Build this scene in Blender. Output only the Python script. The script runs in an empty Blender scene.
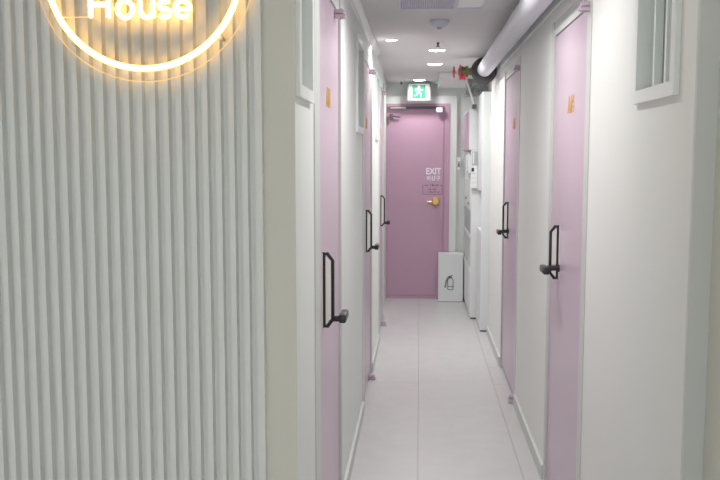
import bpy, bmesh, math, random
from mathutils import Vector, Matrix
random.seed(4)
S = bpy.context.scene
C = S.collection
PI = math.pi

# ------------------------------------------------------------------ materials
def mat(name, col, rough=0.5, metal=0.0, spec=0.5, noise=0.0, nscale=8.0, bump=0.0, bscale=200.0, emit=None, estr=0.0, coat=0.0):
    m = bpy.data.materials.new(name)
    m.use_nodes = True
    nt = m.node_tree
    b = nt.nodes['Principled BSDF']
    b.inputs['Base Color'].default_value = (*col, 1)
    b.inputs['Roughness'].default_value = rough
    b.inputs['Metallic'].default_value = metal
    b.inputs['Specular IOR Level'].default_value = spec
    b.inputs['Coat Weight'].default_value = coat
    tc = nt.nodes.new('ShaderNodeTexCoord')
    if noise > 0:
        n = nt.nodes.new('ShaderNodeTexNoise')
        n.inputs['Scale'].default_value = nscale
        n.inputs['Detail'].default_value = 4
        nt.links.new(tc.outputs['Object'], n.inputs['Vector'])
        r = nt.nodes.new('ShaderNodeMapRange')
        r.inputs['To Min'].default_value = 1 - noise
        r.inputs['To Max'].default_value = 1 + noise
        nt.links.new(n.outputs['Fac'], r.inputs['Value'])
        v = nt.nodes.new('ShaderNodeVectorMath'); v.operation = 'SCALE'
        v.inputs[0].default_value = col
        nt.links.new(r.outputs['Result'], v.inputs['Scale'])
        nt.links.new(v.outputs['Vector'], b.inputs['Base Color'])
    if bump > 0:
        n2 = nt.nodes.new('ShaderNodeTexNoise')
        n2.inputs['Scale'].default_value = bscale
        n2.inputs['Detail'].default_value = 3
        nt.links.new(tc.outputs['Object'], n2.inputs['Vector'])
        bp = nt.nodes.new('ShaderNodeBump')
        bp.inputs['Strength'].default_value = bump
        bp.inputs['Distance'].default_value = 0.002
        nt.links.new(n2.outputs['Fac'], bp.inputs['Height'])
        nt.links.new(bp.outputs['Normal'], b.inputs['Normal'])
    if emit:
        b.inputs['Emission Color'].default_value = (*emit, 1)
        b.inputs['Emission Strength'].default_value = estr
    return m

M = {}
M['wall'] = mat('wall_white', (0.78, 0.815, 0.795), 0.55, noise=0.015, nscale=3, bump=0.06, bscale=350)
M['wall_warm'] = mat('wall_warm_white', (0.80, 0.81, 0.785), 0.55, noise=0.015, nscale=3, bump=0.06, bscale=350)
M['cream'] = mat('wall_cream', (0.70, 0.69, 0.62), 0.6, noise=0.015, nscale=3, bump=0.06, bscale=350)
M['ceil'] = mat('ceiling_white', (0.70, 0.69, 0.695), 0.7, noise=0.01, nscale=2)
M['ceil_dark'] = mat('ceiling_dimming_grey', (0.20, 0.19, 0.18), 0.7, noise=0.02, nscale=2)  # unseen lobby ceiling, darkened to cut bounce light on the upper slats
M['slat'] = mat('slat_grey_white', (0.78, 0.795, 0.77), 0.5, noise=0.02, nscale=6)
M['trim'] = mat('trim_white', (0.80, 0.83, 0.81), 0.35, noise=0.01, nscale=5)
M['jamb'] = mat('jamb_grey', (0.62, 0.64, 0.62), 0.4, noise=0.01, nscale=5)
M['base'] = mat('baseboard_grey', (0.60, 0.62, 0.60), 0.4, noise=0.01, nscale=5)
M['pink'] = mat('pink_paint', (0.58, 0.46, 0.545), 0.30, noise=0.012, nscale=4)
M['pink_deep'] = mat('pink_paint_exit', (0.55, 0.345, 0.465), 0.35, noise=0.012, nscale=4)
M['pink_cab'] = mat('pink_cabinet', (0.55, 0.42, 0.50), 0.4, noise=0.01, nscale=5)
M['gun'] = mat('gunmetal', (0.045, 0.045, 0.05), 0.35, metal=0.55, noise=0.05, nscale=60)
M['silver'] = mat('satin_silver', (0.72, 0.70, 0.66), 0.28, metal=0.8, noise=0.03, nscale=40)
M['closer'] = mat('closer_grey', (0.16, 0.12, 0.14), 0.4, metal=0.3, noise=0.03, nscale=40)
M['brass'] = mat('brass', (0.70, 0.47, 0.18), 0.28, metal=0.85, noise=0.04, nscale=40)
M['gold'] = mat('gold_vinyl', (0.58, 0.29, 0.005), 0.4, metal=0.0, noise=0.04, nscale=60)
M['glass'] = mat('frosted_glass', (0.40, 0.47, 0.43), 0.22, noise=0.05, nscale=4, coat=0.2)
M['white_pl'] = mat('white_plastic', (0.80, 0.83, 0.83), 0.35, noise=0.01, nscale=10)
M['lav_pl'] = mat('lavender_plastic', (0.60, 0.60, 0.70), 0.45, noise=0.02, nscale=20)
M['grey_pl'] = mat('grey_plastic', (0.42, 0.46, 0.46), 0.4, noise=0.02, nscale=20)
M['sign_fr'] = mat('sign_frame_grey', (0.22, 0.21, 0.21), 0.4, noise=0.02, nscale=20)
M['dark'] = mat('dark_plastic', (0.03, 0.03, 0.035), 0.5, noise=0.05, nscale=30)
M['kick'] = mat('dark_kick', (0.10, 0.10, 0.10), 0.6, noise=0.05, nscale=30)
M['pipe'] = mat('pipe_wrap', (0.70, 0.71, 0.76), 0.5, noise=0.04, nscale=14, bump=0.35, bscale=40)
M['flange'] = mat('rubber_insulation', (0.085, 0.08, 0.085), 0.75, noise=0.1, nscale=30)
M['red'] = mat('valve_red', (0.50, 0.02, 0.05), 0.35, noise=0.08, nscale=40)
M['green_br'] = mat('valve_bronze', (0.17, 0.15, 0.07), 0.4, metal=0.4, noise=0.25, nscale=35)
M['steel'] = mat('zinc_steel', (0.55, 0.57, 0.55), 0.35, metal=0.7, noise=0.06, nscale=30)
M['foil'] = mat('crinkled_foil', (0.52, 0.54, 0.54), 0.38, metal=0.35, noise=0.2, nscale=45, bump=1.0, bscale=60)
M['teal_pl'] = mat('teal_white_plastic', (0.62, 0.80, 0.76), 0.3, noise=0.05, nscale=30)
M['ink'] = mat('black_ink', (0.02, 0.02, 0.025), 0.5, noise=0.05, nscale=30)
M['ink_plum'] = mat('plum_ink', (0.16, 0.06, 0.11), 0.5, noise=0.05, nscale=30)
M['white_ink'] = mat('white_vinyl', (0.86, 0.84, 0.88), 0.4, noise=0.01, nscale=30)
M['light'] = mat('downlight_diffuser', (0.9, 0.9, 0.9), 0.5, emit=(1.0, 0.98, 0.95), estr=14)
M['neon'] = mat('neon_tube', (0.9, 0.75, 0.5), 0.4, emit=(1.0, 0.53, 0.12), estr=4.8)
M['exit_white'] = mat('exit_panel_white', (0.50, 0.54, 0.52), 0.4, emit=(0.80, 0.90, 0.86), estr=0.12)
M['exit_green'] = mat('exit_panel_green', (0.0, 0.20, 0.09), 0.4, emit=(0.01, 0.50, 0.23), estr=0.20)

# acrylic: thin clear sheet, slightly glossy
def acrylic(name, tint, gl):
    m = bpy.data.materials.new(name); m.use_nodes = True
    nt = m.node_tree
    for n in list(nt.nodes): nt.nodes.remove(n)
    out = nt.nodes.new('ShaderNodeOutputMaterial')
    tr = nt.nodes.new('ShaderNodeBsdfTransparent'); tr.inputs['Color'].default_value = (*tint, 1)
    g = nt.nodes.new('ShaderNodeBsdfGlossy'); g.inputs['Roughness'].default_value = 0.1
    mx = nt.nodes.new('ShaderNodeMixShader')
    fr = nt.nodes.new('ShaderNodeFresnel'); fr.inputs['IOR'].default_value = gl
    nt.links.new(fr.outputs['Fac'], mx.inputs['Fac'])
    nt.links.new(tr.outputs[0], mx.inputs[1]); nt.links.new(g.outputs[0], mx.inputs[2])
    nt.links.new(mx.outputs[0], out.inputs['Surface'])
    return m
M['acrylic'] = acrylic('clear_acrylic', (0.97, 0.97, 0.97), 1.3)
M['acrylic_edge'] = mat('edge_lit_acrylic', (0.85, 0.72, 0.50), 0.15, noise=0.02, nscale=30, coat=0.5, emit=(1.0, 0.55, 0.12), estr=0.45)

# floor: large pale porcelain tiles
def floor_mat():
    m = bpy.data.materials.new('floor_tile'); m.use_nodes = True
    nt = m.node_tree; b = nt.nodes['Principled BSDF']
    tc = nt.nodes.new('ShaderNodeTexCoord')
    mp = nt.nodes.new('ShaderNodeMapping')
    mp.inputs['Rotation'].default_value = (0, 0, PI/2)
    mp.inputs['Location'].default_value = (5.61, 0.0, 0)
    nt.links.new(tc.outputs['Object'], mp.inputs['Vector'])
    br = nt.nodes.new('ShaderNodeTexBrick')
    br.offset = 0.5
    br.inputs['Scale'].default_value = 1.0
    br.inputs['Brick Width'].default_value = 6.0
    br.inputs['Row Height'].default_value = 0.50
    br.inputs['Mortar Size'].default_value = 0.0040
    br.inputs['Mortar Smooth'].default_value = 0.2
    br.inputs['Color1'].default_value = (0.60, 0.597, 0.60, 1)
    br.inputs['Color2'].default_value = (0.606, 0.60, 0.606, 1)
    br.inputs['Mortar'].default_value = (0.47, 0.44, 0.44, 1)
    nt.links.new(mp.outputs['Vector'], br.inputs['Vector'])
    n = nt.nodes.new('ShaderNodeTexNoise'); n.inputs['Scale'].default_value = 7; n.inputs['Detail'].default_value = 8
    n.inputs['Roughness'].default_value = 0.7
    nt.links.new(tc.outputs['Object'], n.inputs['Vector'])
    r = nt.nodes.new('ShaderNodeMapRange'); r.inputs['To Min'].default_value = 0.88; r.inputs['To Max'].default_value = 1.10
    nt.links.new(n.outputs['Fac'], r.inputs['Value'])
    v = nt.nodes.new('ShaderNodeVectorMath'); v.operation = 'SCALE'
    nt.links.new(br.outputs['Color'], v.inputs[0]); nt.links.new(r.outputs['Result'], v.inputs['Scale'])
    nt.links.new(v.outputs['Vector'], b.inputs['Base Color'])
    b.inputs['Roughness'].default_value = 0.34
    return m
M['floor'] = floor_mat()

# ------------------------------------------------------------------ geometry helpers
def BM(): return bmesh.new()

def box(bm, x0, x1, y0, y1, z0, z1, bev=0.0):
    r = bmesh.ops.create_cube(bm, size=1)
    vs = r['verts']
    for v in vs:
        v.co = Vector(((x0+x1)/2 + v.co.x*(x1-x0), (y0+y1)/2 + v.co.y*(y1-y0), (z0+z1)/2 + v.co.z*(z1-z0)))
    if bev > 0:
        es = set()
        for v in vs:
            for e in v.link_edges: es.add(e)
        bmesh.ops.bevel(bm, geom=list(es), offset=bev, segments=2, profile=0.5, affect='EDGES')

def prism(bm, pts, axis, a, b):
    """extrude a closed 2-D outline along an axis; pts are (p,q) in the other two axes in order"""
    def mk(p, q, t):
        return {'x': (t, p, q), 'y': (p, t, q), 'z': (p, q, t)}[axis]
    va = [bm.verts.new(mk(p, q, a)) for p, q in pts]
    vb = [bm.verts.new(mk(p, q, b)) for p, q in pts]
    n = len(pts)
    bm.faces.new(va); bm.faces.new(vb[::-1])
    for i in range(n):
        bm.faces.new((va[i], vb[i], vb[(i+1) % n], va[(i+1) % n]))

def lathe(bm, prof, loc, axis='z', seg=32):
    """prof: (r, h) list from bottom to top along axis"""
    rings = []
    for r, h in prof:
        ring = []
        if r < 1e-6:
            ring = [bm.verts.new((0, 0, h))]
        else:
            for k in range(seg):
                t = 2*PI*k/seg
                ring.append(bm.verts.new((r*math.cos(t), r*math.sin(t), h)))
        rings.append(ring)
    for a, b in zip(rings, rings[1:]):
        if len(a) == 1 and len(b) == 1: continue
        for k in range(seg):
            k2 = (k+1) % seg
            if len(a) == 1: bm.faces.new((a[0], b[k2], b[k]))
            elif len(b) == 1: bm.faces.new((a[k], a[k2], b[0]))
            else: bm.faces.new((a[k], a[k2], b[k2], b[k]))
    for ring, flip in ((rings[0], True), (rings[-1], False)):
        if len(ring) > 1: bm.faces.new(ring[::-1] if flip else ring)
    rot = {'z': Matrix(), 'x': Matrix.Rotation(PI/2, 4, 'Y'), 'y': Matrix.Rotation(-PI/2, 4, 'X')}[axis]
    vs = [v for r in rings for v in r]
    bmesh.ops.transform(bm, matrix=Matrix.Translation(Vector(loc)) @ rot, verts=vs)

def tube(bm, pts, r, seg=10, closed=False, caps=True):
    pts = [Vector(p) for p in pts]
    n = len(pts); rings = []
    prev = None
    for i, p in enumerate(pts):
        if closed: t = pts[(i+1) % n] - pts[i-1]
        elif i == 0: t = pts[1]-pts[0]
        elif i == n-1: t = pts[-1]-pts[-2]
        else: t = (pts[i+1]-pts[i]).normalized() + (pts[i]-pts[i-1]).normalized()
        t.normalize()
        if prev is None:
            ref = Vector((0, 0, 1)) if abs(t.z) < 0.9 else Vector((0, 1, 0))
            u = t.cross(ref).normalized()
        else:
            u = (prev - t*prev.dot(t)).normalized()
        prev = u
        w = t.cross(u)
        rings.append([bm.verts.new(p + r*(math.cos(2*PI*k/seg)*u + math.sin(2*PI*k/seg)*w)) for k in range(seg)])
    m = n if closed else n-1
    for i in range(m):
        a, b = rings[i], rings[(i+1) % n]
        for k in range(seg):
            bm.faces.new((a[k], b[k], b[(k+1) % seg], a[(k+1) % seg]))
    if not closed and caps:
        for idx, d in ((0, -1), (-1, 1)):
            t = ((pts[1]-pts[0]) if idx == 0 else (pts[-1]-pts[-2])).normalized()
            c = bm.verts.new(pts[idx] + t*d*r*0.7)
            ring = rings[idx]
            for k in range(seg):
                f = (ring[k], ring[(k+1) % seg], c)
                bm.faces.new(f if d > 0 else f[::-1])

def obj(name, bm, m, parent=None, smooth=False):
    bmesh.ops.recalc_face_normals(bm, faces=bm.faces)
    me = bpy.data.meshes.new(name)
    bm.to_mesh(me); bm.free()
    me.materials.append(m)
    if smooth:
        for p in me.polygons: p.use_smooth = True
        try: me.set_sharp_from_angle(angle=math.radians(38))
        except Exception: pass
    o = bpy.data.objects.new(name, me)
    C.objects.link(o)
    if parent:
        o.parent = parent
        # part meshes are written in world coordinates; take the parents' offset out
        off = Vector((0, 0, 0)); p = parent
        while p: off += p.location; p = p.parent
        me.transform(Matrix.Translation(-off))
    return o

def tag(o, label, cat, group=None):
    o['label'] = label; o['category'] = cat
    if group: o['group'] = group
    return o

def thing(name, label, cat, loc=(0, 0, 0), group=None, kind=None):
    o = bpy.data.objects.new(name, None); C.objects.link(o)
    o.location = loc; o.empty_display_size = 0.05
    tag(o, label, cat, group)
    if kind: o['kind'] = kind
    return o

def struct(name, bm, m, label=None, cat=None):
    o = obj(name, bm, m); o['kind'] = 'structure'
    if label: tag(o, label, cat)
    return o

def text_mesh(bm, body, size, mtx, depth=0.0006, sx=1.0, bold=0.0):
    cu = bpy.data.curves.new('lettering', 'FONT')
    cu.body = body; cu.size = size; cu.extrude = depth; cu.offset = bold
    cu.align_x = 'CENTER'; cu.align_y = 'CENTER'
    t = bpy.data.objects.new('lettering', cu); C.objects.link(t)
    dg = bpy.context.evaluated_depsgraph_get()
    me = bpy.data.meshes.new_from_object(t.evaluated_get(dg))
    me.transform(mtx @ Matrix.Diagonal((sx, 1, 1, 1)))
    bm.from_mesh(me)
    bpy.data.objects.remove(t); bpy.data.meshes.remove(me); bpy.data.curves.remove(cu)

def wall_run(bm, x0, x1, y0, y1, z0, z1, holes):
    """wall along y with rectangular holes (ya,yb,za,zb)"""
    y = y0
    for a, b, c, d in sorted(holes):
        box(bm, x0, x1, y, a, z0, z1)
        if c > z0 + 1e-4: box(bm, x0, x1, a, b, z0, c)
        if d < z1 - 1e-4: box(bm, x0, x1, a, b, d, z1)
        y = b
    box(bm, x0, x1, y, y1, z0, z1)

# ------------------------------------------------------------------ measures
R, L = 0.592, -0.332          # corridor faces of the right and left wall
ZC = 2.285                    # corridor ceiling
LZ = 2.62                     # lobby ceiling
YE = 9.06                     # end wall
YF = 2.26                     # lobby wall that carries the slats

# doors: (side, leaf y0, leaf y1, leaf top, hinge at the far end?)
DOORS = [
    ('R', 3.125, 3.895, 2.045, False),
    ('R', 5.225, 6.065, 2.045, False),
    ('L', 2.800, 3.535, 2.095, True),
    ('L', 5.060, 5.830, 2.095, True),
    ('L', 7.000, 7.700, 2.095, True),
]
WINS = [('R', 2.035, 2.390, 1.672, 2.150), ('L', 2.290, 2.570, 1.690, 2.150),
        ('L', 4.420, 4.870, 1.655, 2.130), ('L', 6.320, 6.760, 1.650, 2.130)]
JNS, JF = {'R': 0.075, 'L': 0.14}, 0.040         # jamb widths, near side / far side
HEAD = 0.065

def holes(side):
    h = []
    for s, a, b, t, _ in DOORS:
        if s == side: h.append((a-JNS[s], b+JF, 0.0, t+HEAD))
    for s, a, b, c, d in WINS:
        if s == side: h.append((a, b, c, d))
    return h

# ------------------------------------------------------------------ setting
bm = BM(); box(bm, -2.6, 1.0, -3.2, YE+0.2, -0.1, 0.0); struct('floor', bm, M['floor'])
bm = BM()
box(bm, L-0.30, R+0.30, YF+0.02, YE+0.2, ZC, ZC+0.1)                 # corridor
box(bm, L-0.001, R+0.05, YF-0.10, YF+0.02, ZC, LZ)                    # drop between the two
struct('ceiling', bm, M['ceil'])
bm = BM(); box(bm, -2.6, 1.0, -3.2, YF+0.12, LZ, LZ+0.1); struct('ceiling_lobby', bm, M['ceil_dark'])

bm = BM(); wall_run(bm, R, R+0.12, 1.90, 7.235, 0, ZC, holes('R'))
box(bm, R+0.12, R+0.22, 1.90, YE+0.2, 0, ZC); box(bm, R, R+0.12, 1.90, YF, ZC, LZ)
box(bm, R+0.03, R+0.12, 7.235, YE, 0, ZC)
struct('wall_right', bm, M['wall_warm'])
bm = BM(); wall_run(bm, L-0.12, L, YF+0.004, 7.80, 0, ZC, holes('L'))
box(bm, L-0.12, L-0.024, 7.80, YE, 0, ZC)
box(bm, L-0.22, L-0.12, YF+0.004, YE+0.2, 0, ZC)
struct('wall_left', bm, M['wall'])
bm = BM(); box(bm, L-0.22, R+0.22, YE, YE+0.15, 0, ZC); struct('wall_end', bm, M['wall'])
bm = BM(); box(bm, -2.5, L, YF, YF+0.004, 0, LZ); box(bm, -2.5, L-0.22, YF+0.004, YF+0.12, 0, LZ)
struct('wall_front', bm, M['cream'])
bm = BM(); box(bm, R+0.042, R+0.2, 0.30, 1.90, 0, LZ); box(bm, R+0.042, R+0.2, -3.2, 0.30, 1.75, LZ); struct('wall_lobby_right', bm, M['cream'])  # unseen opening cut to side-light the slats, low header dims their tops
bm = BM(); box(bm, -2.6, -2.5, -3.2, YF+0.12, 0, LZ); struct('wall_lobby_left', bm, M['wall'])

bm = BM(); box(bm, -2.6, 1.0, -3.3, -3.2, 1.6, LZ+0.1); struct('lobby_light_lintel', bm, M['wall'])  # unseen lintel added to hold back light from the top of the slats

# baseboards (with gaps at the doors)
def baseboard(name, side, y0, y1):
    bm = BM()
    gaps = sorted([(a-JNS[s], b+JF) for s, a, b, t, _ in DOORS if s == side])
    y = y0
    segs = []
    for a, b in gaps: segs.append((y, a)); y = b
    segs.append((y, y1))
    for a, b in segs:
        if b - a < 0.02: continue
        if side == 'R': prism(bm, [(R, 0), (R-0.013, 0), (R-0.013, 0.068), (R, 0.070)], 'y', a, b)
        else: prism(bm, [(L, 0), (L+0.013, 0), (L+0.013, 0.068), (L, 0.070)], 'y', a, b)
    struct(name, bm, M['base'])
baseboard('baseboard_right', 'R', 1.95, 7.235)
baseboard('baseboard_left', 'L', 2.27, 7.80)

# cornice on both sides, stopping at 6.3 m
bm = BM(); prism(bm, [(R, ZC), (R, 2.165), (R-0.012, 2.165), (R-0.018, 2.20), (R-0.040, 2.25), (R-0.062, 2.265), (R-0.062, ZC)], 'y', 2.40, 6.35)
struct('trim_right', bm, M['trim'])
bm = BM(); prism(bm, [(L, ZC), (L, 2.235), (L+0.008, 2.235), (L+0.012, 2.250), (L+0.026, 2.268), (L+0.034, 2.272), (L+0.034, ZC)], 'y', 2.40, 6.40)
struct('trim_left', bm, M['trim'])
# white corner strip at the near end of the right wall
bm = BM(); box(bm, R-0.002, R+0.044, 1.885, 1.90, 0, LZ); struct('trim_corner', bm, M['jamb'])

# ------------------------------------------------------------------ slatted wall panel
bm = BM()
PX1, PX0 = -0.417, -2.45
pitch = 0.0352
yb, yf = YF-0.002, YF-0.024
pts = [(PX1, YF-0.0005), (PX1, yf), (PX1-0.019, yf)]
x = PX1-0.019
while x > PX0 + pitch:
    pts += [(x-0.0025, yb), (x-0.0170, yb), (x-0.0195, yf), (x-pitch, yf)]
    x -= pitch
pts += [(PX0, yf), (PX0, YF-0.0005)]
prism(bm, pts, 'z', 0.0, LZ-0.001)
tag(obj('slatted_wall_panel', bm, M['slat']), 'pale grey vertically slatted wall panel behind the glowing neon sign', 'wall panel')

# ------------------------------------------------------------------ windows
WL = ['white-framed window with grey-green frosted glass on the right wall, nearest the camera',
      'white-framed narrow window at the corridor corner, before the nearest left pink door',
      'white-framed narrow window between the nearest and the middle left pink doors',
      'white-framed narrow window farthest down the left wall, before the last left pink door']
for i, (s, a, b, c, d) in enumerate(WINS):
    sg = 1 if s == 'R' else -1
    X = R if s == 'R' else L
    def bx(bm, d0, d1, *rest, bev=0):    # d = depth into the wall from its face
        xs = sorted((X + sg*d0, X + sg*d1)); box(bm, xs[0], xs[1], *rest, bev=bev)
    w = thing('window_%d' % (i+1), WL[i], 'window', (X, (a+b)/2, c), kind='structure')
    fw = 0.034
    bm = BM()
    o = 0.012     # frame laps over the wall face
    bx(bm, -0.013, 0.07, a-o, a+fw-o, c-o, d+o); bx(bm, -0.013, 0.07, b-fw+o, b+o, c-o, d+o)
    bx(bm, -0.013, 0.07, a+fw-o, b-fw+o, c-o, c+fw-o); bx(bm, -0.013, 0.07, a+fw-o, b-fw+o, d-fw+o, d+o)
    obj('window_frame', bm, M['trim'], w)
    ya, yb_ = a+fw-o, b-fw+o
    bm = BM(); bx(bm, 0.036, 0.042, ya, yb_, c+fw-o, d-fw+o); obj('glass_pane', bm, M['glass'], w)
    q = (yb_-ya)
    for k in (0.44, 0.78):
        bm = BM(); bx(bm, 0.014, 0.035, ya+q*k-0.007, ya+q*k+0.007, c+fw-o, d-fw+o); obj('glazing_bar', bm, M['trim'], w)

# ------------------------------------------------------------------ corridor doors
DL = ['pale pink door with gold number, nearest of the two on the right wall',
      'pale pink door with gold number, farther of the two on the right wall',
      'pale pink door with gold number, nearest of the three on the left wall',
      'pale pink door with gold number, middle of the three on the left wall',
      'pale pink door with gold number, farthest of the three on the left wall']
NUM = ['A16', 'A15', 'A11', 'A12', 'A13']
for i, (s, a, b, top, farhinge) in enumerate(DOORS):
    sg = 1 if s == 'R' else -1
    X = R if s == 'R' else L
    def bx(bm, d0, d1, *rest, bev=0):
        xs = sorted((X + sg*d0, X + sg*d1)); box(bm, xs[0], xs[1], *rest, bev=bev)
    d = thing('door_%d' % (i+1), DL[i], 'door', (X, (a+b)/2, 0), kind='structure')
    g = 0.004
    bm = BM()
    bx(bm, -0.004, 0.10, a-JNS[s], a-g, 0, top+HEAD); bx(bm, -0.004, 0.10, b+g, b+JF, 0, top+HEAD)
    obj('door_frame', bm, M['jamb'], d)
    bm = BM(); bx(bm, 0.002, 0.10, a-g, b+g, top+0.005, top+HEAD); obj('door_head', bm, M['jamb'], d)
    bm = BM(); bx(bm, 0.006, 0.046, a, b, 0.022, top, bev=0.0015); leaf = obj('door_leaf', bm, M['pink'], d)
    # pull handle: trapezoid loop standing off a back plate, at the latch edge
    lat = a if farhinge else b
    hd = 1 if farhinge else -1           # direction from latch to hinge
    hy = lat + hd*(0.13 if s == 'L' else 0.215)
    if i == 1: hy = lat + hd*0.30
    if i == 3: hy = lat + hd*0.235
    if i == 4: hy = lat + hd*0.27
    z1, z0 = (1.226, 0.990) if s == 'R' else (1.187, 0.918)
    if i == 1: z1, z0 = 1.214, 0.964
    fx = 0.006                            # face depth
    h = obj_parent = bpy.data.objects.new('door_handle', None); C.objects.link(h); h.parent = d
    h.location = (0, hy-(a+b)/2, (z0+z1)/2); h.empty_display_size = 0.03
    bm = BM(); bx(bm, fx-0.003, fx, hy-0.016, hy+0.016, z0+0.004, z1-0.004); obj('back_plate', bm, M['silver'], h)
    bm = BM()
    px = lambda dd: X + sg*dd
    loop = [(px(fx-0.006), hy, z1-0.002), (px(fx-0.017), hy, z1-0.005), (px(fx-0.036), hy, z1-0.030), (px(fx-0.036), hy, z0+0.030), (px(fx-0.017), hy, z0+0.005), (px(fx-0.006), hy, z0+0.002)]
    tube(bm, loop, 0.0066, 8, closed=True)
    obj('pull_bar', bm, M['gun'], h, smooth=True)
    bm = BM(); prism(bm, [(px(fx-0.005), z1-0.010), (px(fx-0.032), z1-0.034), (px(fx-0.032), z0+0.034), (px(fx-0.005), z0+0.010)], 'y', hy-0.0025, hy+0.0025); obj('web_plate', bm, M['silver'], h)
    lz = z0+0.052 if s == 'R' else z0 + 0.030
    ly = hy + hd*0.020
    bm = BM()
    lathe(bm, [(0.016, 0), (0.016, 0.006), (0.011, 0.008), (0.011, 0.06)], (X + sg*fx, ly, lz), 'x' if s == 'L' else 'x', 16)
    if s == 'R':
        for v in bm.verts: v.co.x = 2*(X+sg*fx) - v.co.x
    gx0, gx1 = sorted((px(fx-0.056), px(fx-0.082)))
    ge = ly + hd*0.105
    box(bm, gx0, gx1, min(ly-hd*0.012, ge), max(ly-hd*0.012, ge), lz-0.015, lz+0.015, bev=0.006)
    obj('lever', bm, M['gun'], h, smooth=True)
    # pivots top and bottom at the hinge edge
    pe = b - 0.15 if farhinge else a - 0.03
    for zz in ((top-0.022, 0.018) if farhinge else (top-0.004, 0.030)):
        bm = BM()
        bx(bm, -0.040, 0.006, pe-0.020, pe+0.016, zz-0.016, zz-0.002, bev=0.003)
        bx(bm, -0.034, 0.006, pe-0.016, pe+0.012, zz+0.001, zz+0.016, bev=0.003)
        pv = obj('pivot_hinge', bm, M['pink'], d)
        bm = BM(); lathe(bm, [(0.007, -0.020), (0.007, 0.020)], (px(-0.022), pe-0.002, zz), 'z', 12); obj('hinge_pin', bm, M['steel'], pv, smooth=True)
    # gold number
    ny = {0: 3.465, 1: 5.52, 2: 3.15, 3: 5.40, 4: 7.20}[i]
    nz = {0: 1.722, 1: 1.722, 2: 1.730, 3: 1.722, 4: 1.722}[i]
    rot = Matrix.Rotation(-PI/2, 4, 'Z') if s == 'R' else Matrix.Rotation(PI/2, 4, 'Z')
    mt = Matrix.Translation((px(fx-0.0007), ny, nz)) @ rot @ Matrix.Rotation(PI/2, 4, 'X')
    bm = BM(); text_mesh(bm, NUM[i], 0.085, mt, sx=1.0, bold=0.0055); obj('number_lettering', bm, M['gold'], d)

# ------------------------------------------------------------------ end door
d = thing('door_6', 'deep pink exit door with white EXIT lettering at the end of the corridor', 'door', (0, YE, 0), kind='structure')
yd = YE - 0.03
bm = BM()
box(bm, L-0.023, 0.310, yd-0.012, YE-0.001, 2.033, 2.066); box(bm, 0.252, 0.310, yd-0.012, YE-0.001, 0, 2.033)
box(bm, L-0.023, 0.252, yd-0.012, YE-0.001, 0, 0.030)
obj('door_frame', bm, M['pink_deep'], d)
bm = BM()
box(bm, L-0.023, 0.384, yd-0.004, YE-0.001, 2.066, 2.145); box(bm, 0.310, 0.384, yd-0.004, YE-0.001, 0, 2.066)
obj('door_casing', bm, M['trim'], d)
bm = BM(); box(bm, L-0.023, 0.249, yd, YE-0.001, 0.031, 2.030, bev=0.002); obj('door_leaf', bm, M['pink_deep'], d)
# closer: dark rail with a silver arm and a white body
cl = bpy.data.objects.new('door_closer', None); C.objects.link(cl); cl.parent = d; cl.location = (0, -0.05, 2.03); cl.empty_display_size = 0.03
bm = BM(); box(bm, -0.322, 0.245, yd-0.030, yd-0.010, 2.010, 2.036, bev=0.003); obj('closer_rail', bm, M['closer'], cl)
bm = BM(); box(bm, -0.315, -0.150, yd-0.046, yd-0.031, 2.012, 2.030, bev=0.004); obj('closer_arm', bm, M['silver'], cl)
bm = BM(); box(bm, 0.165, 0.235, yd-0.075, yd-0.031, 1.972, 2.022, bev=0.006); obj('closer_body', bm, M['white_pl'], cl)
bm = BM(); box(bm, -0.322, -0.285, yd-0.050, yd, 1.905, 1.960, bev=0.006); tube(bm, [(-0.29, yd-0.03, 1.935), (-0.21, yd-0.03, 1.925)], 0.009, 8)
obj('closer_bracket', bm, M['closer'], cl)
# knob
kn = bpy.data.objects.new('door_knob', None); C.objects.link(kn); kn.parent = d; kn.location = (0.168, -0.03, 1.043); kn.empty_display_size = 0.03
bm = BM(); lathe(bm, [(0.045, 0), (0.043, 0.008), (0.018, 0.012), (0.016, 0.035), (0.034, 0.045), (0.040, 0.060), (0.034, 0.076), (0.0, 0.080)], (0, 0, 0), 'z', 28)
bmesh.ops.transform(bm, matrix=Matrix.Translation((0.168, yd, 1.043)) @ Matrix.Rotation(PI/2, 4, 'X'), verts=bm.verts)
obj('knob', bm, M['brass'], kn, smooth=True)
bm = BM(); tube(bm, [(0.165, yd-0.045, 1.043), (0.120, yd-0.047, 1.040), (0.085, yd-0.045, 1.036)], 0.011, 10); obj('lever', bm, M['brass'], kn, smooth=True)
# lettering
rx = Matrix.Rotation(PI/2, 4, 'X')
bm = BM(); text_mesh(bm, 'EXIT', 0.092, Matrix.Translation((0.142, yd-0.0007, 1.357)) @ rx, sx=0.84, bold=0.003); obj('exit_lettering', bm, M['white_ink'], d)
bm = BM(); text_mesh(bm, '비상구', 0.056, Matrix.Translation((0.142, yd-0.0007, 1.284)) @ rx, sx=0.95, bold=0.0015); obj('korean_lettering', bm, M['white_ink'], d)
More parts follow.
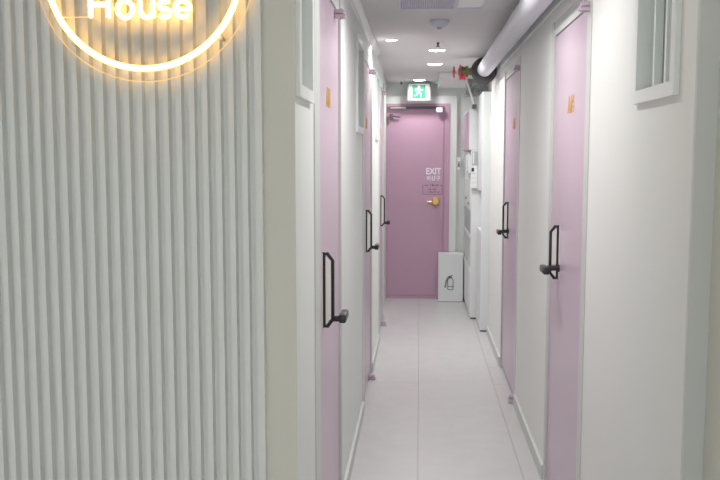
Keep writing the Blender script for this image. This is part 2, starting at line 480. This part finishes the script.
# small boxed notice: frame lines with rows of tiny characters
bm = BM()
nx0, nx1, nz0, nz1 = 0.030, 0.236, 1.115, 1.214
for q in ((nx0, nx1, nz0, nz0+0.004), (nx0, nx1-0.17, nz1-0.004, nz1), (nx1-0.03, nx1, nz1-0.004, nz1), (nx0, nx0+0.004, nz0, nz1), (nx1-0.004, nx1, nz0, nz1)):
    box(bm, q[0], q[1], yd-0.0012, yd+0.0005, q[2], q[3])
def microrow(x0, x1, z, h, w):
    x = x0
    while x < x1:
        ww = w*random.choice((0.7, 1, 1.2))
        box(bm, x, x+ww*0.3, yd-0.0012, yd+0.0005, z, z+h); box(bm, x+ww*0.3, x+ww*0.8, yd-0.0012, yd+0.0005, z+h*random.choice((0, .4, .75)), z+h*random.choice((.25, .6, 1.0))+0.002)
        x += ww*1.15 if random.random() > .2 else ww*1.9
microrow(0.062, 0.205, 1.204, 0.018, 0.017)
microrow(0.085, 0.180, 1.162, 0.015, 0.013)
microrow(0.066, 0.204, 1.132, 0.015, 0.013)
obj('notice_lettering', bm, M['ink_plum'], d)

# ------------------------------------------------------------------ exit sign on the ceiling end
ex = thing('exit_sign', 'lit green running man exit sign above the deep pink end door', 'exit sign', (-0.014, 8.93, 2.183))
X0, X1, Z0, Z1, Y0 = -0.138, 0.108, 2.084, 2.275, 8.90
bm = BM()
fr = 0.015
box(bm, X0, X1, Y0+0.006, Y0+0.055, Z0, Z1)
for q in ((X0, X1, Z1-fr, Z1), (X0, X1, Z0, Z0+fr), (X0, X0+fr, Z0+fr, Z1-fr), (X1-fr, X1, Z0+fr, Z1-fr)): box(bm, q[0], q[1], Y0-0.006, Y0+0.006, q[2], q[3])
obj('sign_housing', bm, M['sign_fr'], ex)
bm = BM(); box(bm, X0+fr, X1-fr, Y0, Y0+0.006, Z0+fr, Z1-fr); obj('sign_face', bm, M['exit_white'], ex)
bm = BM(); box(bm, -0.083, 0.050, Y0-0.0015, Y0, 2.113, 2.248); obj('green_panel', bm, M['exit_green'], ex)
bm = BM()
def poly(pts, dx=-0.018, dz=2.180, s=0.125, y0=Y0-0.003, y1=Y0-0.0015):
    prism(bm, [(dx+p*s, dz+q*s) for p, q in pts], 'y', y0, y1)
def limb(p, q, w):
    dx, dz = q[0]-p[0], q[1]-p[1]; l = math.hypot(dx, dz); nx, nz = -dz/l*w/2, dx/l*w/2
    poly([(p[0]+nx, p[1]+nz), (q[0]+nx, q[1]+nz), (q[0]-nx, q[1]-nz), (p[0]-nx, p[1]-nz)])
poly([(0.02+0.10*math.cos(t*PI/6), 0.40+0.10*math.sin(t*PI/6)) for t in range(12)])
limb((0.02, 0.28), (-0.06, -0.06), 0.22)
limb((0.06, 0.26), (0.24, 0.10), 0.09); limb((0.24, 0.12), (0.34, 0.16), 0.08)
limb((-0.02, 0.26), (-0.24, 0.24), 0.09); limb((-0.24, 0.26), (-0.28, 0.04), 0.08)
limb((-0.04, -0.04), (0.20, -0.16), 0.11); limb((0.18, -0.13), (0.20, -0.44), 0.10)
limb((-0.08, -0.06), (-0.16, -0.28), 0.11); limb((-0.15, -0.25), (-0.38, -0.34), 0.09)
obj('running_figure', bm, M['exit_white'], ex)

# ------------------------------------------------------------------ ceiling fittings
LL = [('round recessed downlight on the left of the ceiling, nearest of the lit four', -0.193, 5.72, 0.6),
      ('round recessed downlight just beyond the ceiling sprinkler, nearest of two in line', 0.118, 6.29, 1),
      ('round recessed downlight second in line beyond the ceiling sprinkler, left of the red valve', 0.118, 7.23, 1),
      ('round recessed downlight right above the green exit sign', -0.012, 8.72, 1),
      ('round recessed downlight above the nearest pink doors, out of the frame', 0.118, 3.55, 1),
      ('round recessed downlight at the mouth of the corridor, out of the frame', 0.118, 2.75, 1),
      ('round recessed downlight on the lobby ceiling nearest the corridor mouth, added out of the frame to brighten the near floor', 0.118, 1.30, 0.6)]  # the lobby one is an unseen extra lamp brightening the near corridor
LAMP = 5.3
for k, (lab, x, y, f) in enumerate(LL):
    zc = ZC if y > YF else LZ
    t = thing('downlight', lab, 'ceiling light', (x, y, zc), group='recessed corridor downlights')
    bm = BM(); lathe(bm, [(r*f, h) for r, h in ((0.058, -0.003), (0.062, -0.005), (0.068, -0.004), (0.071, 0.0))], (x, y, zc), 'z', 40)
    obj('trim_ring', bm, M['white_pl'], t, smooth=True)
    bm = BM(); lathe(bm, [(r*f, h) for r, h in ((0.0, -0.0065), (0.050, -0.0055), (0.058, -0.0035))], (x, y, zc), 'z', 40)
    obj('diffuser', bm, M['light'], t, smooth=True)
    ld = bpy.data.lights.new('downlight_lamp', 'AREA'); ld.shape = 'DISK'; ld.size = 0.10*f
    ld.energy = LAMP*f*f*(0.5 if y > 8.5 else 0.6 if y < 3 else 1.0); ld.spread = math.radians(155); ld.color = (1.0, 0.985, 0.96)
    lo = bpy.data.objects.new('downlight_lamp', ld); C.objects.link(lo); lo.location = (0, 0, -0.008); lo.parent = t

t = thing('smoke_detector', 'lavender white domed smoke detector on the ceiling below the vent', 'smoke detector', (0.104, 4.93, ZC))
bm = BM(); lathe(bm, [(0.030, -0.040), (0.044, -0.030), (0.052, -0.018), (0.056, -0.014), (0.056, 0)], (0.104, 4.93, ZC), 'z', 36); obj('housing', bm, M['lav_pl'], t, smooth=True)
bm = BM(); lathe(bm, [(0.006, -0.052), (0.012, -0.048), (0.014, -0.040), (0.014, -0.038)], (0.104, 4.93, ZC), 'z', 20); obj('sensor', bm, M['grey_pl'], t, smooth=True)

for lab, x, y in (('small dark ceiling sprinkler head between the smoke detector and the downlights', 0.116, 5.86),
                  ('small ceiling sprinkler head in the far left corner, left of the exit sign', -0.198, 8.86)):
    t = thing('sprinkler', lab, 'sprinkler', (x, y, ZC), group='ceiling sprinklers')
    bm = BM(); lathe(bm, [(0.034, -0.004), (0.037, 0.0)], (x, y, ZC), 'z', 28); obj('escutcheon', bm, M['white_pl'], t, smooth=True)
    bm = BM(); lathe(bm, [(0.014, -0.030), (0.014, -0.027), (0.004, -0.026), (0.007, -0.012), (0.012, -0.004)], (x, y, ZC), 'z', 18); obj('head', bm, M['dark'], t, smooth=True)

t = thing('ceiling_vent', 'pale lavender ceiling vent panel with fine grille at the top of the corridor', 'vent', (0.105, 4.25, ZC))
bm = BM()
for q in ((-0.115, 0.325, 3.98, 3.995), (-0.115, 0.325, 4.490, 4.505), (-0.115, -0.100, 3.995, 4.490), (0.310, 0.325, 3.995, 4.490), (0.165, 0.185, 3.995, 4.490)):
    box(bm, q[0], q[1], q[2], q[3], ZC-0.010, ZC)
obj('frame', bm, M['lav_pl'], t)
bm = BM()
x = -0.096
while x < 0.163: box(bm, x, x+0.005, 3.995, 4.490, ZC-0.008, ZC-0.001); x += 0.011
y = 4.0
while y < 4.485: box(bm, -0.100, 0.165, y, y+0.004, ZC-0.007, ZC-0.0015); y += 0.013
obj('grille', bm, M['lav_pl'], t)
bm = BM()
for k in range(9):
    yy = 4.0 + k*0.054
    prism(bm, [(yy, ZC-0.001), (yy+0.045, ZC-0.009), (yy+0.049, ZC-0.007), (yy+0.006, ZC-0.0005)], 'x', 0.185, 0.310)
obj('louvre', bm, M['white_pl'], t)

# ------------------------------------------------------------------ big wrapped pipe with its valve
PXc, PZc, PR = 0.490, 2.182, 0.056
t = thing('wrapped_pipe', 'thick white wrapped pipe running under the ceiling along the right wall', 'pipe', (PXc, 2.55, PZc))
bm = BM()
prof = []
yy = 2.32
tube(bm, [(R-0.001, 2.50, PZc), (PXc+0.03, 2.50, PZc), (PXc+0.008, 2.51, PZc), (PXc, 2.54, PZc)] + [(PXc, 2.61 + k*0.0725, PZc) for k in range(57)], PR, 28)
for v in bm.verts:
    f = 1 + 0.010*math.sin(v.co.y*9.0) + 0.006*math.sin(v.co.y*23+1)
    v.co.x = min(R-0.001, PXc + (v.co.x-PXc)*f); v.co.z = PZc + (v.co.z-PZc)*f
obj('pipe', bm, M['pipe'], t, smooth=True)
bm = BM(); lathe(bm, [(0.050, -0.012), (0.085, -0.018), (0.100, 0.0), (0.100, 0.035), (0.085, 0.045), (0.040, 0.045)], (PXc, 6.72, PZc-0.004), 'y', 40)
for v in bm.verts:
    if v.co.x > R-0.004: v.co.x = R-0.004
obj('insulation_collar', bm, M['flange'], t, smooth=True)
for xh, yh in ((PXc-0.012, 6.80), (PXc, 4.6), (PXc, 3.0)):
    bm = BM(); lathe(bm, [(0.015, PZc+0.03), (0.015, ZC-0.03), (0.022, ZC-0.03), (0.022, ZC-0.012), (0.030, ZC-0.010), (0.030, ZC)], (xh, yh, 0), 'z', 14); obj('hanger_rod', bm, M['steel'], t, smooth=True)
v_ = thing('gate_valve', 'red-wheeled bronze gate valve beside the dark collar of the pipe', 'valve', (0.32, 6.70, PZc))
vy, vz = 6.737, 2.172
bm = BM(); lathe(bm, [(0.028, 0.292), (0.034, 0.297), (0.034, 0.310), (0.044, 0.314), (0.044, 0.322), (0.036, 0.328), (0.038, 0.350), (0.044, 0.355), (0.044, 0.366), (0.028, 0.370), (0.028, 0.393)], (0, vy, vz), 'x', 22)
obj('valve_body', bm, M['green_br'], v_, smooth=True)
bm = BM(); box(bm, 0.300, 0.309, vy-0.048, vy+0.048, vz-0.062, vz+0.050, bev=0.003)
box(bm, 0.338, 0.347, vy-0.040, vy+0.040, vz-0.066, vz-0.02, bev=0.003)
box(bm, 0.308, 0.340, vy-0.026, vy+0.026, vz-0.058, vz-0.03, bev=0.003)
obj('flange', bm, M['red'], v_, smooth=True)
bm = BM(); lathe(bm, [(0.006, 0.245), (0.006, 0.268), (0.013, 0.272), (0.013, 0.294)], (0, vy, vz-0.004), 'x', 12); obj('stem', bm, M['steel'], v_, smooth=True)
bm = BM()
tube(bm, [(0.258, vy+0.040*math.cos(k*PI/12), vz-0.004+0.040*math.sin(k*PI/12)) for k in range(24)], 0.0065, 8, closed=True)
for k in range(4):
    an = k*PI/2+0.5
    tube(bm, [(0.258, vy, vz-0.004), (0.258, vy+0.040*math.cos(an), vz-0.004+0.040*math.sin(an))], 0.005, 6)
lathe(bm, [(0.012, 0.248), (0.014, 0.258), (0.010, 0.270)], (0, vy, vz-0.004), 'x', 12)
obj('handwheel', bm, M['red'], v_, smooth=True)

# ------------------------------------------------------------------ far right: bulkhead, foil duct, strut, horn
bm = BM(); box(bm, 0.180, R+0.03, 7.93, YE, 2.225, ZC); box(bm, 0.176, 0.44, 7.918, 7.93, 2.268, 2.280)
struct('trim_bulkhead', bm, M['trim'])
bm = BM()
bmesh.ops.create_grid(bm, x_segments=26, y_segments=26, size=0.5)
for v in bm.verts:
    u, w = v.co.x+0.5, v.co.y+0.5
    v.co = Vector((0.418 + u*0.200, 7.945 + 0.02*w + random.uniform(-0.008, 0.008), 2.072 + 0.150*w + random.uniform(-0.002, 0.002)))
r = bmesh.ops.extrude_face_region(bm, geom=bm.faces[:])
for e in r['geom']:
    if isinstance(e, bmesh.types.BMVert): e.co.y += 0.20
tag(obj('foil_duct', bm, M['foil']), 'crinkled silver foil duct above the tall cabinet, below the ceiling', 'duct')
t = thing('metal_strut', 'slanted pale metal strut running from the ceiling bulkhead down to the pink cabinet', 'strut', (0.43, 7.9, 2.1))
bm = BM(); tube(bm, [(0.415, 7.935, 2.226), (0.492, 7.905, 1.985)], 0.011, 8); obj('strut', bm, M['trim'], t, smooth=True)
bm = BM(); box(bm, 0.475, 0.512, 7.89, 7.985, 1.9555, 1.990, bev=0.002); obj('foot_bracket', bm, M['closer'], t)
t = thing('ceiling_horn', 'small teal-white bell-shaped horn at the left end of the ceiling bulkhead', 'horn', (0.165, 7.90, 2.20))
bm = BM(); lathe(bm, [(0.010, 0.030), (0.014, 0.010), (0.022, -0.010), (0.027, -0.028), (0.022, -0.026), (0.0, -0.005)], (0, 0, 0), 'z', 20)
bmesh.ops.transform(bm, matrix=Matrix.Translation((0.158, 7.905, 2.205)) @ Matrix.Rotation(0.35, 4, 'Y'), verts=bm.verts)
obj('bell', bm, M['teal_pl'], t, smooth=True)
bm = BM(); tube(bm, [(0.168, 7.905, 2.228), (0.178, 7.905, 2.285)], 0.006, 8); obj('bracket', bm, M['white_pl'], t)

# ------------------------------------------------------------------ far right: cabinets
XW = R + 0.029
# tall narrow cabinet B
t = thing('tall_cabinet', 'tall white cabinet with an open middle niche, beside the end of the right wall', 'cabinet', (0.56, 7.6, 0))
bm = BM(); box(bm, 0.528, XW, 7.325, 7.360, 0.014, 2.062, bev=0.002); obj('end_panel', bm, M['white_pl'], t)
bm = BM(); box(bm, 0.528, XW, 7.361, 7.88, 1.215, 2.062, bev=0.002); obj('upper_box', bm, M['white_pl'], t)
bm = BM(); box(bm, 0.528, XW, 7.361, 7.88, 0.014, 0.870, bev=0.002); obj('lower_box', bm, M['white_pl'], t)
bm = BM(); box(bm, 0.606, XW, 7.361, 7.88, 0.871, 1.214); obj('niche_back', bm, M['white_pl'], t)
bm = BM(); box(bm, 0.534, XW, 7.331, 7.88, 0.0, 0.013); obj('plinth', bm, M['kick'], t)
# lower cabinet A
t = thing('side_cabinet', 'white floor cabinet with glazed niche doors behind the fire extinguisher panel', 'cabinet', (0.53, 8.45, 0))
bm = BM(); box(bm, 0.475, XW, 7.905, 9.02, 0.014, 1.560, bev=0.002); obj('carcass', bm, M['white_pl'], t)
bm = BM(); box(bm, 0.482, XW, 7.912, 9.02, 0.0, 0.013); obj('plinth', bm, M['kick'], t)
bm = BM(); box(bm, 0.467, 0.4745, 7.98, 8.95, 1.02, 1.30, bev=0.001); q = obj('upper_door', bm, M['white_pl'], t)
for yy, zz in ((8.2, 1.07), (8.6, 1.10)):
    bm = BM(); lathe(bm, [(0.010, -0.008), (0.010, 0.0)], (0.467, yy, zz), 'x', 12); obj('knob', bm, M['dark'], q)
bm = BM(); box(bm, 0.470, 0.4745, 7.98, 8.95, 0.80, 1.00); obj('glazed_door', bm, M['grey_pl'], t)
bm = BM(); box(bm, 0.464, 0.4745, 7.96, 8.97, 0.755, 0.790, bev=0.001); obj('shelf_edge', bm, M['white_pl'], t)
bm = BM(); box(bm, 0.470, 0.4745, 7.98, 8.95, 0.48, 0.74); obj('lower_glazed_door', bm, M['jamb'], t)
bm = BM(); box(bm, 0.464, 0.4745, 7.96, 8.97, 0.435, 0.470, bev=0.001); obj('shelf_edge', bm, M['white_pl'], t)
bm = BM(); box(bm, 0.468, 0.4745, 7.98, 8.95, 0.05, 0.42, bev=0.001); obj('bottom_door', bm, M['white_pl'], t)
# pink door wall cabinet above
t = thing('wall_cabinet', 'white wall cabinet with a pink door, mounted high above the white floor cabinet', 'cabinet', (0.53, 8.5, 1.57))
bm = BM(); box(bm, 0.452, XW, 7.95, 9.03, 1.575, 1.955, bev=0.002); obj('carcass', bm, M['white_pl'], t)
bm = BM(); box(bm, 0.438, 0.451, 7.955, 9.02, 1.580, 1.930, bev=0.001); obj('cabinet_door', bm, M['pink_cab'], t)
# meter box on the near end
t = thing('meter_box', 'white meter box with a grey window and a black button below the pink-doored cabinet', 'meter box', (0.50, 7.88, 1.4))
bm = BM(); box(bm, 0.466, 0.526, 7.868, 7.904, 1.225, 1.572, bev=0.002); obj('housing', bm, M['white_pl'], t)
bm = BM(); box(bm, 0.474, 0.522, 7.864, 7.868, 1.435, 1.562); obj('window', bm, M['grey_pl'], t)
bm = BM(); box(bm, 0.482, 0.494, 7.860, 7.864, 1.450, 1.552); obj('gauge', bm, M['white_pl'], t)
bm = BM(); box(bm, 0.472, 0.494, 7.861, 7.868, 1.380, 1.412, bev=0.002); obj('button', bm, M['dark'], t)
for z in (1.36, 1.32, 1.28):
    bm = BM(); box(bm, 0.474, 0.515, 7.866, 7.868, z-0.003, z+0.003); obj('vent_slot', bm, M['jamb'], t)
t = thing('wall_phone', 'white handset with a dark slot on the side of the white floor cabinet', 'phone', (0.455, 8.25, 1.45))
bm = BM(); box(bm, 0.450, 0.4745, 8.02, 8.36, 1.36, 1.545, bev=0.006); obj('base', bm, M['white_pl'], t)
bm = BM(); box(bm, 0.436, 0.450, 8.10, 8.20, 1.375, 1.535, bev=0.005); obj('handset', bm, M['white_pl'], t)
bm = BM(); box(bm, 0.447, 0.450, 8.215, 8.300, 1.385, 1.525); obj('slot', bm, M['dark'], t)
# thermostat style panel on the end wall
t = thing('wall_intercom', 'small white wall intercom with a grey screen right of the exit door frame', 'intercom', (0.40, YE, 1.44))
bm = BM(); box(bm, 0.388, 0.430, 9.028, YE, 1.372, 1.506, bev=0.006); obj('housing', bm, M['white_pl'], t)
bm = BM(); box(bm, 0.397, 0.420, 9.025, 9.028, 1.405, 1.465); obj('screen', bm, M['grey_pl'], t)
bm = BM(); box(bm, 0.400, 0.412, 9.024, 9.0255, 1.410, 1.440); obj('button', bm, M['closer'], t)

# ------------------------------------------------------------------ fire extinguisher panel on the floor
t = thing('fire_extinguisher_box', 'white upright box with a black extinguisher outline, standing before the pink exit door', 'fire extinguisher box', (0.33, 8.9, 0))
fy = 8.835
bm = BM(); box(bm, 0.199, 0.456, fy, 9.00, 0.004, 0.508, bev=0.003); obj('box', bm, M['white_pl'], t)
bm = BM(); box(bm, 0.203, 0.452, fy+0.004, 8.996, 0.0, 0.0039); obj('plinth', bm, M['kick'], t)
bm = BM()
def line(pts, r=0.0030, closed=False): tube(bm, [(0.326+p*0.001, fy-0.0008, 0.130+q*0.001) for p, q in pts], r, 6, closed=closed)
line([(-28, 6), (-28, 96), (-24, 108), (-14, 116), (-10, 122), (10, 122), (14, 116), (24, 108), (28, 96), (28, 6), (24, 0), (-24, 0)], closed=True)
line([(-28, 32), (28, 32)])
line([(-8, 122), (-8, 136), (8, 136), (8, 122)])
line([(-18, 138), (20, 150)], 0.004); line([(-14, 132), (16, 134)], 0.004)
line([(-10, 140), (-34, 126), (-46, 96), (-52, 60), (-60, 24)]); line([(-10, 132), (-28, 118), (-38, 92), (-44, 60), (-52, 22)]); line([(-60, 24), (-52, 22)])
obj('pictogram', bm, M['ink'], t)

# ------------------------------------------------------------------ neon sign
YS = 2.195
cx, cz, RR = -0.714, 2.0015, 0.2555
t = thing('neon_sign', 'round glowing warm white neon sign reading House on the slatted wall', 'neon sign', (cx, YS, cz))
bm = BM(); lathe(bm, [(0.0, YS+0.010), (0.287, YS+0.010), (0.287, YS+0.014), (0.0, YS+0.014)], (cx, 0, cz), 'y', 96)
obj('acrylic_disc', bm, M['acrylic'], t)
bm = BM(); tube(bm, [(cx+0.288*math.cos(k*PI/60), YS+0.012, cz+0.288*math.sin(k*PI/60)) for k in range(120)], 0.0014, 6, closed=True); obj('disc_edge', bm, M['acrylic_edge'], t, smooth=True)
bm = BM(); tube(bm, [(cx+RR*math.cos(k*PI/60), YS, cz+RR*math.sin(k*PI/60)) for k in range(120)], 0.0076, 12, closed=True); obj('neon_ring', bm, M['neon'], t, smooth=True)
SZ0, SZ1 = 1.9200, -0.00254     # height scale of the letters
def sx(u): return -0.716 + (u-143)*0.00264
def sz(w): return SZ0 + w*SZ1
def letter(strokes):
    bm = BM()
    for st in strokes: tube(bm, [(sx(u), YS, sz(w)) for u, w in st], 0.0066, 10)
    obj('neon_letter', bm, M['neon'], t, smooth=True)
def arc(c, rx_, rz_, a0, a1, n=22): return [(c[0]+rx_*math.cos(math.radians(a0+(a1-a0)*k/n)), c[1]-rz_*math.sin(math.radians(a0+(a1-a0)*k/n))) for k in range(n+1)]
letter([[(91, -8), (91, 16)], [(108.5, -8), (108.5, 16)], [(91, 4), (108.5, 4)]])
letter([arc((125.5, 9), 7.6, 8.2, 90, 450)])
letter([[(140.5, 0.5), (140.5, 10)] + arc((147, 10), 6.5, 7.2, 180, 360)[1:] + [(153.5, 0.5)], [(153.5, 8), (153.5, 17)]])
letter([arc((164.6, 5), 5.0, 4.0, 35, 270, 14) + arc((164.6, 13), 5.0, 4.2, 90, -145, 14)[1:]])
letter([[(175.5, 9.6), (190, 9.6)] + arc((182.6, 9.2), 7.4, 8.0, 0, 318)[1:]])
bm = BM(); tube(bm, [(sx(58), YS+0.006, sz(16)), (sx(88), YS+0.006, sz(16))], 0.0010, 6); obj('wire', bm, M['acrylic_edge'], t)
for an in (225, 318, 45, 135):
    x, z = cx+0.268*math.cos(math.radians(an)), cz+0.268*math.sin(math.radians(an))
    bm = BM(); lathe(bm, [(0.0065, YS+0.004), (0.0065, YS+0.0099)], (x, 0, z), 'y', 14); lathe(bm, [(0.005, YS+0.0141), (0.005, YF-0.024)], (x, 0, z), 'y', 14)
    obj('standoff', bm, M['steel'], t, smooth=True)

# ------------------------------------------------------------------ light
w = bpy.data.worlds.new('daylight'); S.world = w; w.use_nodes = True
bg = w.node_tree.nodes['Background']
bg.inputs['Color'].default_value = (0.97, 0.98, 0.975, 1)
bg.inputs['Strength'].default_value = 1.75

S.view_settings.view_transform = 'Standard'
S.view_settings.look = 'None'
S.view_settings.gamma = 1
S.view_settings.use_curve_mapping = False
S.view_settings.exposure = 0.60

# ------------------------------------------------------------------ camera
cam = bpy.data.cameras.new('camera'); co = bpy.data.objects.new('camera', cam); C.objects.link(co)
cam.sensor_width = 36; cam.sensor_fit = 'HORIZONTAL'; cam.lens = 850/720*36
cam.clip_start = 0.05
p = math.atan(84/850); a = math.atan(60/850*math.cos(p))
co.location = (0, 0, 1.52); co.rotation_euler = (PI/2-p, 0, a)
S.camera = co
